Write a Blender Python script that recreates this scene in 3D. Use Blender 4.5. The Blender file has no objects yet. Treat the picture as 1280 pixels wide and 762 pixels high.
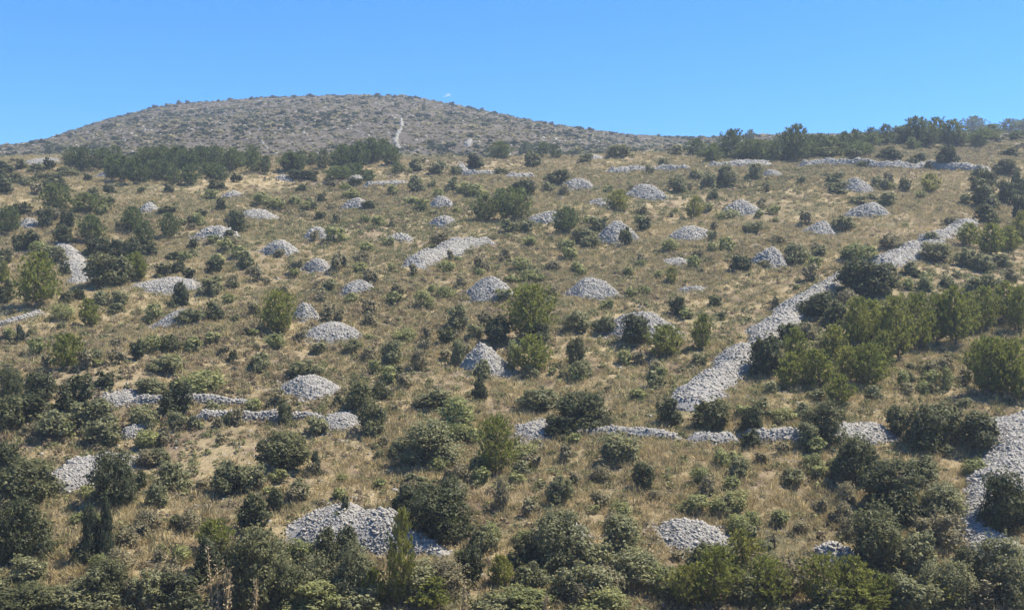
import bpy, math, random
import numpy as np

# ------------------------------------------------------------------ camera, sky, sun, exposure
F_PX, W_PX, H_PX = 1400.0, 1280.0, 762.0
PITCH = math.atan(49.0 / F_PX)
scene = bpy.context.scene
cam_data = bpy.data.cameras.new("camera")
cam_data.sensor_width = 36.0
cam_data.lens = 36.0 * F_PX / W_PX
cam_data.clip_start, cam_data.clip_end = 0.2, 12000.0
camera = bpy.data.objects.new("camera", cam_data)
scene.collection.objects.link(camera)
camera.location = (0, 0, 0)
camera.rotation_euler = (math.pi / 2 + PITCH, 0, 0)
scene.camera = camera

SUN_ELEV, SUN_AZ = math.radians(61), math.radians(82)   # azimuth clockwise from +Y (the view direction)
world = bpy.data.worlds.new("World")
scene.world = world
world.use_nodes = True
wn = world.node_tree
bg = wn.nodes["Background"]
sky = wn.nodes.new("ShaderNodeTexSky")
sky.sky_type = 'NISHITA'
sky.sun_disc = False
sky.sun_elevation = SUN_ELEV
sky.sun_rotation = SUN_AZ
sky.altitude = 0
sky.air_density = 0.7
sky.dust_density = 0.0
sky.ozone_density = 10.0
hsv = wn.nodes.new("ShaderNodeHueSaturation")
hsv.inputs["Saturation"].default_value = 1.22
wn.links.new(sky.outputs[0], hsv.inputs["Color"])
wn.links.new(hsv.outputs[0], bg.inputs[0])
bg.inputs[1].default_value = 0.115
sun_data = bpy.data.lights.new("sun", 'SUN')
sun_data.energy = 4.7
sun_data.angle = math.radians(0.53)
sun_data.color = (1.0, 0.925, 0.80)
sun = bpy.data.objects.new("sun", sun_data)
scene.collection.objects.link(sun)
sun.location = (0, 0, 400)
sun.rotation_euler = (math.pi / 2 - SUN_ELEV, 0, math.pi - SUN_AZ)
scene.view_settings.view_transform = 'Standard'
scene.view_settings.look = 'None'
scene.view_settings.gamma = 1.0
scene.view_settings.use_curve_mapping = False
scene.view_settings.exposure = 1.28
scene.render.filter_size = 2.3
scene.cycles.max_bounces = 6
scene.cycles.transparent_max_bounces = 6
scene.cycles.volume_bounces = 0

rng = np.random.default_rng(11)
random.seed(11)
COL = scene.collection

# ------------------------------------------------------------------ terrain as a height function
def pix_ray(x, y):
    a = (x - W_PX / 2) / F_PX
    v = (H_PX / 2 - y) / F_PX
    dy = math.cos(PITCH) - math.sin(PITCH) * v
    dz = math.sin(PITCH) + math.cos(PITCH) * v
    return a / dy, dz / dy                 # X/Y and Z/Y along the ray

SLOPE, DROP = 0.29, 29.0
SKY_X = [-900, -300, -60, 40, 130, 215, 330, 450, 520, 600, 690, 780, 850, 950, 1100, 1280, 1600, 2200]
SKY_Y = [200, 192, 184, 180, 150, 130, 122.5, 118.5, 122.5, 138, 156, 168, 172, 170, 167, 163, 165, 185]
_su = np.array([pix_ray(x, y)[0] for x, y in zip(SKY_X, SKY_Y)])
_se = np.array([pix_ray(x, y)[1] for x, y in zip(SKY_X, SKY_Y)])
YC = 620.0

def smooth(t):
    t = np.clip(t, 0, 1)
    return t * t * (3 - 2 * t)

def y_break(u):
    return 228 + 48 * smooth((u - 0.02) / 0.42)

def undulation(X, Y):
    w = smooth((Y - 38) / 30)
    n = 0.55 * np.sin(X * .11 + 1.3 * np.sin(Y * .05)) * np.sin(Y * .083 + .4) + .32 * np.sin(X * .23 - Y * .13 + 2) \
        + .16 * np.sin(X * .47 + Y * .39) + .10 * np.sin(X * .83 - Y * .71 + 1)
    far = smooth((Y - 300) / 150)
    n2 = 1.5 * np.sin(X * .021 + Y * .013 + 1) * np.sin(Y * .027 - X * .008) + .8 * np.sin(X * .06 + 2 * np.sin(Y * .02)) + .4 * np.sin(X * .13 - Y * .11)
    return n * w + n2 * far

def terrain_raw(X, Y, HC):
    u = X / np.maximum(Y, 30.0)
    yb = y_break(u)
    near = np.interp(Y, [-400, -60, -8, 3, 6, 10, 16, 24, 32, 38, 45], [-30, -8, -1.7, -1.7, -3.1, -5.8, -10.2, -14.6, -16.9, -17.0, SLOPE * 45 - DROP])
    slope = SLOPE * Y - DROP
    zb = SLOPE * yb - DROP
    t2 = yb + 92
    fold = zb + .155 * (Y - yb) + .0675 * 18 * (1 - np.exp(-np.maximum(Y - yb, 0) / 18))
    z2 = zb + .155 * 92 + .0675 * 18
    t = (Y - t2) / (YC - t2)
    hill = z2 + (HC - z2) * np.clip(t, 0, 1) * (1.22 - .22 * np.clip(t, 0, 1))
    d = np.maximum(Y - YC, 0)
    back = HC - .00045 * d ** 2 * (d < 300) - (.0405 * 1000 + .27 * (d - 300)) * (d >= 300)
    z = np.where(Y < 45, near, np.where(Y < yb, slope, np.where(Y < t2, fold, np.where(Y < YC, hill, back))))
    return z + undulation(X, Y)

_hu = np.linspace(-1.3, 1.4, 170)
_he = np.interp(_hu, _su, _se)
_hc = _he * YC
_ys = np.linspace(330, 760, 220)
for _ in range(12):
    for i, u in enumerate(_hu):
        m = (terrain_raw(u * _ys, _ys, _hc[i]) / _ys).max()
        _hc[i] += (_he[i] - m) * YC * .9

def terrain(X, Y):
    X = np.asarray(X, float); Y = np.asarray(Y, float)
    u = X / np.maximum(Y, 30.0)
    return terrain_raw(X, Y, np.interp(u, _hu, _hc))

_march = np.concatenate([np.arange(44, 260, .4), np.arange(260, 760, 1.5)])
def ground_at(x, y):
    """Point where the sight line through a photo pixel meets the hillside."""
    u, e = pix_ray(x, y)
    d = terrain(u * _march, _march) - e * _march
    k = np.where(d >= 0)[0]
    if len(k) == 0:
        Y = float(_march[np.argmax(d)])
    elif k[0] == 0:
        Y = float(_march[0])
    else:
        i = k[0]
        Y = float(_march[i - 1] + (_march[i] - _march[i - 1]) * (-d[i - 1]) / (d[i] - d[i - 1]))
    return u * Y, Y, float(terrain(u * Y, Y))

def project(X, Y, Z):
    c, s = math.cos(PITCH), math.sin(PITCH)
    f = Y * c + Z * s
    v = -Y * s + Z * c
    return W_PX / 2 + F_PX * X / f, H_PX / 2 - F_PX * v / f

# ------------------------------------------------------------------ materials
def new_mat(name):
    m = bpy.data.materials.new(name); m.use_nodes = True
    nt = m.node_tree
    return m, nt, nt.nodes["Principled BSDF"]

def noise(nt, scale, detail=4, rough=.55, vec=None):
    n = nt.nodes.new("ShaderNodeTexNoise"); n.inputs["Scale"].default_value = scale
    n.inputs["Detail"].default_value = detail; n.inputs["Roughness"].default_value = rough
    if vec is not None: nt.links.new(vec, n.inputs["Vector"])
    return n.outputs["Fac"]

def ramp(nt, fac, stops):
    r = nt.nodes.new("ShaderNodeValToRGB")
    el = r.color_ramp.elements
    while len(el) < len(stops): el.new(.5)
    for e, (p, c) in zip(el, stops):
        e.position = p; e.color = (*c, 1)
    nt.links.new(fac, r.inputs[0])
    return r.outputs[0]

def mix(nt, fac, a, b, mode='MIX'):
    m = nt.nodes.new("ShaderNodeMix"); m.data_type = 'RGBA'; m.blend_type = mode
    for sock, val in ((m.inputs[0], fac), (m.inputs[6], a), (m.inputs[7], b)):
        if isinstance(val, (int, float)): sock.default_value = val
        elif isinstance(val, tuple): sock.default_value = (*val, 1)
        else: nt.links.new(val, sock)
    return m.outputs[2]

def foliage_mat(name, c1, c2, c3, trans=.38):
    m, nt, b = new_mat(name)
    info = nt.nodes.new("ShaderNodeObjectInfo")
    geo = nt.nodes.new("ShaderNodeNewGeometry")
    base = ramp(nt, info.outputs["Random"], [(0, c1), (.55, c2), (1, c3)])
    var = ramp(nt, geo.outputs["Random Per Island"], [(0, (.62, .62, .62)), (.6, (1, 1, 1)), (1, (1.5, 1.42, 1.2))])
    n = ramp(nt, noise(nt, .9, 3, .5, geo.outputs["Position"]), [(.3, (.75, .78, .72)), (.7, (1.25, 1.22, 1.1))])
    col = mix(nt, 1.0, mix(nt, 1.0, base, var, 'MULTIPLY'), n, 'MULTIPLY')
    nt.links.new(col, b.inputs["Base Color"])
    b.inputs["Roughness"].default_value = .62
    b.inputs["Specular IOR Level"].default_value = .28
    tr = nt.nodes.new("ShaderNodeBsdfTranslucent"); nt.links.new(col, tr.inputs[0])
    ms = nt.nodes.new("ShaderNodeMixShader"); ms.inputs[0].default_value = trans
    nt.links.new(b.outputs[0], ms.inputs[1]); nt.links.new(tr.outputs[0], ms.inputs[2])
    nt.links.new(ms.outputs[0], nt.nodes["Material Output"].inputs[0])
    return m

MAT = {}
MAT['pine'] = foliage_mat("pine_needles", (.160, .178, .044), (.192, .205, .052), (.232, .228, .064), .48)
MAT['fpine'] = foliage_mat("far_pine_needles", (.098, .124, .048), (.116, .142, .054), (.140, .160, .060), .46)
MAT['dark'] = foliage_mat("evergreen_leaves", (.066, .076, .036), (.096, .104, .048), (.136, .138, .066), .44)
MAT['grey'] = foliage_mat("grey_green_leaves", (.170, .174, .094), (.202, .204, .112), (.236, .234, .130), .46)
MAT['lime'] = foliage_mat("yellow_green_leaves", (.218, .234, .100), (.250, .262, .115), (.28, .284, .132), .46)
MAT['heath'] = foliage_mat("heath_twigs", (.200, .178, .112), (.232, .206, .130), (.265, .238, .152), .46)
MAT['juniper'] = foliage_mat("juniper_scales", (.050, .062, .034), (.062, .076, .038), (.078, .092, .046), .34)
MAT['dry'] = foliage_mat("dry_grass_blades", (.300, .240, .132), (.375, .304, .170), (.45, .375, .220), .32)
MAT['brownherb'] = foliage_mat("dry_brown_herbs", (.160, .126, .084), (.198, .158, .106), (.24, .196, .134), .34)
MAT['greenherb'] = foliage_mat("green_herbs", (.140, .148, .070), (.170, .176, .084), (.20, .203, .098), .35)
MAT['straw'] = foliage_mat("dead_straw", (.23, .175, .11), (.27, .21, .13), (.30, .24, .155), .15)

def bark_mat():
    m, nt, b = new_mat("bark")
    geo = nt.nodes.new("ShaderNodeNewGeometry")
    nt.links.new(ramp(nt, noise(nt, 9, 4, .6, geo.outputs["Position"]), [(.3, (.06, .045, .034)), (.7, (.15, .12, .095))]), b.inputs["Base Color"])
    b.inputs["Roughness"].default_value = .9
    return m
MAT['bark'] = bark_mat()

def stone_mat(name, lo, hi, per_island=True):
    m, nt, b = new_mat(name)
    geo = nt.nodes.new("ShaderNodeNewGeometry")
    c = ramp(nt, noise(nt, 2.2, 5, .65, geo.outputs["Position"]), [(.28, lo), (.72, hi)])
    if per_island:
        v = ramp(nt, geo.outputs["Random Per Island"], [(0, (.82, .82, .82)), (.5, (1, .99, .97)), (.95, (1.1, 1.08, 1.05)), (1, (1.12, 1.0, .88))])
        c = mix(nt, 1.0, c, v, 'MULTIPLY')
    lich = ramp(nt, noise(nt, 7, 4, .6, geo.outputs["Position"]), [(.55, (0, 0, 0)), (.68, (1, 1, 1))])
    c = mix(nt, mix(nt, .35, (0., 0., 0.), lich), c, (.10, .10, .095))
    nt.links.new(c, b.inputs["Base Color"])
    b.inputs["Roughness"].default_value = .88
    b.inputs["Specular IOR Level"].default_value = .25
    bu = nt.nodes.new("ShaderNodeBump"); bu.inputs["Strength"].default_value = .35; bu.inputs["Distance"].default_value = .04
    nt.links.new(noise(nt, 12, 5, .7, geo.outputs["Position"]), bu.inputs["Height"])
    nt.links.new(bu.outputs[0], b.inputs["Normal"])
    return m
MAT['stone'] = stone_mat("weathered_limestone", (.215, .203, .180), (.32, .304, .272))
MAT['core'] = stone_mat("packed_rubble", (.165, .156, .139), (.26, .247, .222), False)

def ground_mat():
    m, nt, b = new_mat("dry_hillside_soil")
    geo = nt.nodes.new("ShaderNodeNewGeometry"); P = geo.outputs["Position"]
    at = nt.nodes.new("ShaderNodeAttribute"); at.attribute_name = "rocky"
    big = noise(nt, .045, 5, .6, P)
    mid = noise(nt, .28, 6, .65, P)
    fine = noise(nt, 2.6, 6, .7, P)
    straw = ramp(nt, fine, [(.25, (.190, .148, .080)), (.5, (.275, .220, .122)), (.75, (.37, .300, .178))])
    brown = ramp(nt, fine, [(.25, (.085, .060, .040)), (.55, (.150, .110, .072)), (.8, (.215, .165, .108))])
    olive = ramp(nt, fine, [(.25, (.060, .056, .028)), (.55, (.105, .100, .048)), (.8, (.165, .150, .075))])
    grey = ramp(nt, noise(nt, .42, 8, .78, P), [(.35, (.040, .034, .027)), (.55, (.070, .060, .048)), (.72, (.15, .138, .122))])
    mp = nt.nodes.new("ShaderNodeMapping"); mp.inputs["Scale"].default_value = (.035, .02, .55)
    nt.links.new(P, mp.inputs["Vector"])
    ledge = ramp(nt, noise(nt, 1.0, 6, .65, mp.outputs[0]), [(.54, (0, 0, 0)), (.66, (.7, .7, .7))])
    grey = mix(nt, ledge, grey, (.185, .148, .098))
    m1 = ramp(nt, big, [(.42, (0, 0, 0)), (.58, (1, 1, 1))])
    m2 = ramp(nt, mid, [(.47, (0, 0, 0)), (.62, (1, 1, 1))])
    m3 = ramp(nt, noise(nt, .13, 5, .6, P), [(.52, (0, 0, 0)), (.68, (1, 1, 1))])
    c = mix(nt, m2, straw, brown)
    c = mix(nt, m3, c, olive)
    c = mix(nt, mix(nt, m1, (0., 0., 0.), (.35, .35, .35)), c, brown)
    rk = nt.nodes.new("ShaderNodeMath"); rk.operation = 'MULTIPLY'
    nt.links.new(at.outputs["Fac"], rk.inputs[0]); rk.inputs[1].default_value = .9
    c = mix(nt, rk.outputs[0], c, grey)
    spk = ramp(nt, noise(nt, 1.7, 3, .5, P), [(.66, (0, 0, 0)), (.72, (.7, .7, .7))])
    c = mix(nt, spk, c, (.30, .285, .26))
    nt.links.new(c, b.inputs["Base Color"])
    b.inputs["Roughness"].default_value = .95
    b.inputs["Specular IOR Level"].default_value = .1
    bu = nt.nodes.new("ShaderNodeBump"); bu.inputs["Strength"].default_value = .8; bu.inputs["Distance"].default_value = .25
    nt.links.new(fine, bu.inputs["Height"]); nt.links.new(bu.outputs[0], b.inputs["Normal"])
    return m
MAT['ground'] = ground_mat()

# ------------------------------------------------------------------ mesh helpers
def mesh_from(name, verts, faces, mats, mat_idx=None, smooth_shade=False):
    """verts (n,3); faces: (m,k) array of indices"""
    me = bpy.data.meshes.new(name)
    verts = np.ascontiguousarray(verts, np.float32); faces = np.ascontiguousarray(faces, np.int32)
    n, k = faces.shape
    me.vertices.add(len(verts)); me.vertices.foreach_set("co", verts.ravel())
    me.loops.add(n * k); me.loops.foreach_set("vertex_index", faces.ravel())
    me.polygons.add(n)
    me.polygons.foreach_set("loop_start", np.arange(0, n * k, k, dtype=np.int32))
    me.polygons.foreach_set("loop_total", np.full(n, k, np.int32))
    for m in mats: me.materials.append(m)
    if mat_idx is not None: me.polygons.foreach_set("material_index", np.asarray(mat_idx, np.int32))
    if smooth_shade: me.polygons.foreach_set("use_smooth", np.ones(n, bool))
    me.update(calc_edges=True)
    return me

def link(name, data, parent=None, loc=None):
    o = bpy.data.objects.new(name, data)
    COL.objects.link(o)
    if parent is not None: o.parent = parent
    if loc is not None: o.location = loc
    return o

def tag(o, label=None, category=None, group=None, kind=None):
    if label: o["label"] = label
    if category: o["category"] = category
    if group: o["group"] = group
    if kind: o["kind"] = kind
    return o

def unit(v):
    return v / np.maximum(np.linalg.norm(v, axis=-1, keepdims=True), 1e-9)

# ------------------------------------------------------------------ the ground, one sheet
def build_ground():
    Ys = np.concatenate([np.linspace(-300, -20, 12), np.linspace(-12, 44, 40), np.linspace(46, 330, 300), np.linspace(333, 760, 190), np.linspace(790, 1500, 24)])
    us = np.concatenate([np.linspace(-1.25, -.56, 22), np.linspace(-.55, .55, 330), np.linspace(.56, 1.25, 22)])
    U, Y = np.meshgrid(us, Ys)
    X = U * (np.maximum(Y, 0) + 60)
    Z = terrain(X, Y)
    nr, nc = Y.shape
    V = np.stack([X, Y, Z], -1).reshape(-1, 3)
    i = np.arange((nr - 1) * nc).reshape(nr - 1, nc)[:, :-1].ravel()
    Fq = np.stack([i, i + 1, i + nc + 1, i + nc], 1)
    me = mesh_from("ground", V, Fq, [MAT['ground']], smooth_shade=True)
    a = me.attributes.new("rocky", 'FLOAT', 'POINT')
    a.data.foreach_set("value", smooth((V[:, 1] - 235) / 110).astype(np.float32))
    tag(link("ground", me), "dry grassy limestone hillside rising to a rounded brown hill", "ground", kind="structure")
build_ground()

# ------------------------------------------------------------------ stones, cairns, rubble banks, walls
_ico = None
def stone_shapes(n):
    """n base stones: 8-corner broken lumps, open underneath where they bed in"""
    v = np.array([(x, y, z) for x in (-1, 1) for y in (-1, 1) for z in (-1, 1)], float) * .72
    f = np.array([(0, 1, 3), (0, 3, 2), (4, 6, 7), (4, 7, 5), (0, 4, 5), (0, 5, 1), (2, 3, 7), (2, 7, 6), (1, 5, 7), (1, 7, 3)])
    out = []
    for _ in range(n):
        w = v * rng.uniform(.55, 1.25, (8, 3))
        w *= np.array([rng.uniform(.8, 1.25), rng.uniform(.65, 1.0), rng.uniform(.36, .58)])
        out.append(w)
    return np.array(out), f
STONES, STONE_F = stone_shapes(24)

def rand_rot(n, tilt=.3):
    a = rng.uniform(0, 2 * np.pi, n); ax = rng.normal(0, tilt, n); ay = rng.normal(0, tilt, n)
    ca, sa = np.cos(a), np.sin(a); cx, sx = np.cos(ax), np.sin(ax); cy, sy = np.cos(ay), np.sin(ay)
    Rz = np.zeros((n, 3, 3)); Rz[:, 0, 0] = ca; Rz[:, 0, 1] = -sa; Rz[:, 1, 0] = sa; Rz[:, 1, 1] = ca; Rz[:, 2, 2] = 1
    Rx = np.zeros((n, 3, 3)); Rx[:, 0, 0] = 1; Rx[:, 1, 1] = cx; Rx[:, 1, 2] = -sx; Rx[:, 2, 1] = sx; Rx[:, 2, 2] = cx
    Ry = np.zeros((n, 3, 3)); Ry[:, 1, 1] = 1; Ry[:, 0, 0] = cy; Ry[:, 0, 2] = sy; Ry[:, 2, 0] = -sy; Ry[:, 2, 2] = cy
    return Ry @ Rx @ Rz

def stones_mesh(name, pts, sizes):
    n = len(pts)
    S = STONES[rng.integers(0, len(STONES), n)]
    V = np.einsum('nij,nkj->nki', rand_rot(n), S) * (sizes / 2)[:, None, None] + pts[:, None, :]
    Fc = STONE_F[None] + (np.arange(n) * 8)[:, None, None]
    return mesh_from(name, V.reshape(-1, 3), Fc.reshape(-1, 3), [MAT['stone']])

SINGLE_STONES = [mesh_from("stone", s, STONE_F, [MAT['stone']]) for s in STONES[:10]]
LANDMARKS = []      # (px, base py, width, height, X, Y, short name)
FOOT = []           # occupied footprints for the scatter: (X, Y, rx, ry)

def add_stone_children(root, origin, pts, sizes):
    for p, s in zip(pts, sizes):
        o = link("stone", SINGLE_STONES[rng.integers(0, 10)], root)
        o.location = p - origin
        o.rotation_euler = (rng.normal(0, .35), rng.normal(0, .35), rng.uniform(0, 6.28))
        o.scale = (s / 2,) * 3

def cairn(px, by, w, h, shape, label, short=None, skew=0.0, turn=0.0, name="stone_cairn", cat="cairn", group="stone cairns on the hillside", asp=.42, n_big=0):
    u0, e0 = pix_ray(px, by)
    Xf, Yf, Zf = ground_at(px, by)
    wm = w * Yf / F_PX
    rx = wm / 2
    ry = asp * wm
    for _ in range(30):
        Yc = Yf + ry * .92
        Xc = u0 * Yc + 0
        H = Yc * (e0 + h / F_PX) - float(terrain(Xc, Yc))
        if H > .22 * wm * (.6 if shape == 'flat' else 1) or ry < .12 * wm: break
        ry *= .93
    H = max(H * (.86 if shape == 'peak' else .86), .3)
    Zc = float(terrain(Xc, Yc))
    origin = np.array([Xc, Yc, Zc])
    ph = rng.uniform(0, 6.28, 4)
    ox = rng.uniform(-.16, .16) * rx
    def outline(t):
        return 1 + .10 * np.sin(2 * t + ph[0]) + .08 * np.sin(3 * t + ph[1]) + .06 * np.sin(5 * t + ph[2]) + .03 * np.sin(9 * t + ph[3])
    def surf(r, t):
        o = outline(t)
        rc = np.clip(r, 0, 1)
        x = rx * r * o * np.cos(t); y = ry * r * o * np.sin(t)
        x = x + turn * y + ox * (1 - rc) ** 1.5
        if shape == 'peak': hh = 1 - rc ** 1.5
        elif shape == 'dome': hh = 1 - rc ** 1.9
        else: hh = .25 * (1 - r) + .75 * (1 - np.clip(r, 0, 1) ** 2.4)
        hh = hh * (1 + skew * r * np.cos(t)) * (1 + .09 * np.sin(3 * r + 2 * t + ph[3]) * r + .07 * np.sin(7 * r + 3 * t + ph[0]) * r + .05 * np.sin(11 * r - 5 * t + ph[1]) * r)
        # a ledge of slumped stones round the foot
        k = .3 * (1 - rc ** 2)
        z = terrain(Xc + x, Yc + y) * (1 - k) + k * Zc - Zc + H * hh
        return np.stack([x, y, z], -1)
    nr, na = 12, 36
    R, T = np.meshgrid(np.linspace(0.02, 1.04, nr), np.linspace(0, 2 * np.pi, na, endpoint=False), indexing='ij')
    V = surf(R, T); V[-1, :, 2] -= .35
    V = V.reshape(-1, 3)
    fs = []
    for i in range(nr - 1):
        for j in range(na):
            fs.append((i * na + j, i * na + (j + 1) % na, (i + 1) * na + (j + 1) % na, (i + 1) * na + j))
    root = link(name, None, loc=origin)
    root.empty_display_size = .5
    tag(root, label, cat, group)
    link("rubble_core", mesh_from("rubble_core", V, np.array(fs), [MAT['core']]), root)
    ss = .11 if Yf < 85 else (.14 if Yf < 130 else .21)
    area = 3.3 * rx * ry * 1.5 + H * rx
    n = int(np.clip(area / (ss * ss * .55), 60, 5500))
    r = np.sqrt(rng.uniform(0, 1.06, n)); t = rng.uniform(0, 2 * np.pi, n)
    pts = surf(np.minimum(r, 1.05), t)
    sz = np.clip(rng.lognormal(math.log(ss), .42, n), ss * .45, ss * 2.6)
    pts[:, 2] += rng.uniform(-.045, .025, n)
    # a few stones rolled off round the foot
    k = max(10, n // 9)
    r2 = 1.02 + rng.exponential(.13, k); t2 = rng.uniform(0, 2 * np.pi, k)
    p2 = surf(r2 * 0 + 1.0, t2); sc = r2[:, None]
    p2[:, :2] *= sc; p2[:, 2] = terrain(Xc + p2[:, 0], Yc + p2[:, 1]) - Zc + .02
    pts = np.concatenate([pts, p2]); sz = np.concatenate([sz, rng.uniform(.15, .3, k)])
    tag(link("loose_stones", stones_mesh("loose_stones", pts, sz), root), kind="stuff")
    if n_big:
        rb = np.sqrt(rng.uniform(0, 1, n_big)); tb = rng.uniform(0, 2 * np.pi, n_big)
        add_stone_children(root, np.zeros(3), surf(rb, tb) + np.array([0, 0, .06]), rng.uniform(.2, .36, n_big))
    FOOT.append((Xc, Yc, rx * 1.02, ry * 1.02))
    if short: LANDMARKS.append((px, by, w, h, Xc, Yc, short))
    return root

def bank(points, label, short, name="rubble_bank", cat="rubble bank", group=None, power=1.6, ss=.3, dens=1.0, n_big=0, rag=.12, foot=True, taper=0):
    """points: (px, py of the centre line on the ground, width m, height m)"""
    P = []
    for px, py, wd, hh in points:
        X, Y, Z = ground_at(px, py); P.append((X, Y, wd, hh))
    P = np.array(P)
    seg = np.linalg.norm(np.diff(P[:, :2], axis=0), axis=1); L = np.concatenate([[0], np.cumsum(seg)])
    n = max(8, int(L[-1] / .8))
    s = np.linspace(0, L[-1], n)
    C = np.stack([np.interp(s, L, P[:, k]) for k in range(4)], 1)
    for _ in range(3):
        C[1:-1, :2] = .25 * C[:-2, :2] + .5 * C[1:-1, :2] + .25 * C[2:, :2]
    if taper:
        e = smooth(np.minimum(s, s[-1] - s) / taper + .05)
        C[:, 2] *= .35 + .65 * e; C[:, 3] *= .15 + .85 * e
    C[:, 0] += .22 * np.sin(s * .7 + 1) * min(1, C[:, 2].mean() / 2)
    C[:, 3] *= 1 + rag * np.sin(s * .9 + 2) + rag * np.sin(s * 2.3)
    C[:, 2] *= 1 + rag * np.sin(s * .6) + .6 * rag * np.sin(s * 1.9 + 1)
    tg = np.gradient(C[:, :2], axis=0); tg = unit(tg); nm = np.stack([-tg[:, 1], tg[:, 0]], 1)
    mid = C[len(C) // 2]
    origin = np.array([mid[0], mid[1], float(terrain(mid[0], mid[1]))])
    def surf(si, q):            # q in -1..1 across
        c = np.stack([np.interp(si, s, C[:, k]) for k in range(4)], -1)
        nn = unit(np.stack([np.interp(si, s, nm[:, 0]), np.interp(si, s, nm[:, 1])], -1))
        xy = c[..., :2] + nn * (q * c[..., 2] / 2)[..., None]
        end = smooth(np.minimum(si, s[-1] - si) / np.minimum(1.2, s[-1] * .2) + .12)
        prof = (1 - np.abs(np.clip(q, -1, 1)) ** power) * end
        z = terrain(xy[..., 0], xy[..., 1])
        z = z + c[..., 3] * prof + ((terrain(c[..., 0], c[..., 1]) - z) * prof if power >= 3 else 0)
        return np.stack([xy[..., 0], xy[..., 1], z], -1) - origin
    qs = np.linspace(-1.05, 1.05, 9)
    S, Q = np.meshgrid(s, qs, indexing='ij')
    V = surf(S, Q); V[:, 0, 2] -= .3; V[:, -1, 2] -= .3
    nq = len(qs)
    i = np.arange((n - 1) * nq).reshape(n - 1, nq)[:, :-1].ravel()
    root = link(name, None, loc=origin); tag(root, label, cat, group, kind='thing')
    link("rubble_core", mesh_from("rubble_core", V.reshape(-1, 3), np.stack([i, i + 1, i + nq + 1, i + nq], 1), [MAT['core']]), root)
    area = L[-1] * (C[:, 2].mean() + 1.2 * C[:, 3].mean())
    ss = ss * .5
    m = int(np.clip(area / (ss * ss * .5) * dens, 40, 14000))
    q = rng.uniform(-1.06, 1.06, m)
    if power >= 3:
        side = rng.uniform(size=m) < .45
        q[side] = np.sign(q[side]) * rng.uniform(.82, 1.04, side.sum())
    pts = surf(rng.uniform(0, s[-1], m), np.clip(q, -1.04, 1.04))
    pts[:, 2] += rng.uniform(-.045, .025, m)
    sz = np.clip(rng.lognormal(math.log(ss), .42, m), ss * .45, ss * 2.6)
    tag(link("loose_stones", stones_mesh("loose_stones", pts, sz), root), kind="stuff")
    if n_big:
        add_stone_children(root, np.zeros(3), surf(rng.uniform(0, s[-1], n_big), rng.uniform(-.9, .9, n_big)) + np.array([0, 0, .06]), rng.uniform(.2, .36, n_big))
    if foot:
        for c in C[::2]: FOOT.append((c[0], c[1], c[2] * .5, c[2] * .5))
    if short:
        pxs, pys = [p[0] for p in points], [p[1] for p in points]
        for p in points: LANDMARKS.append((p[0], p[1], 10, 10, 0, 0, short))
    return root

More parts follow.
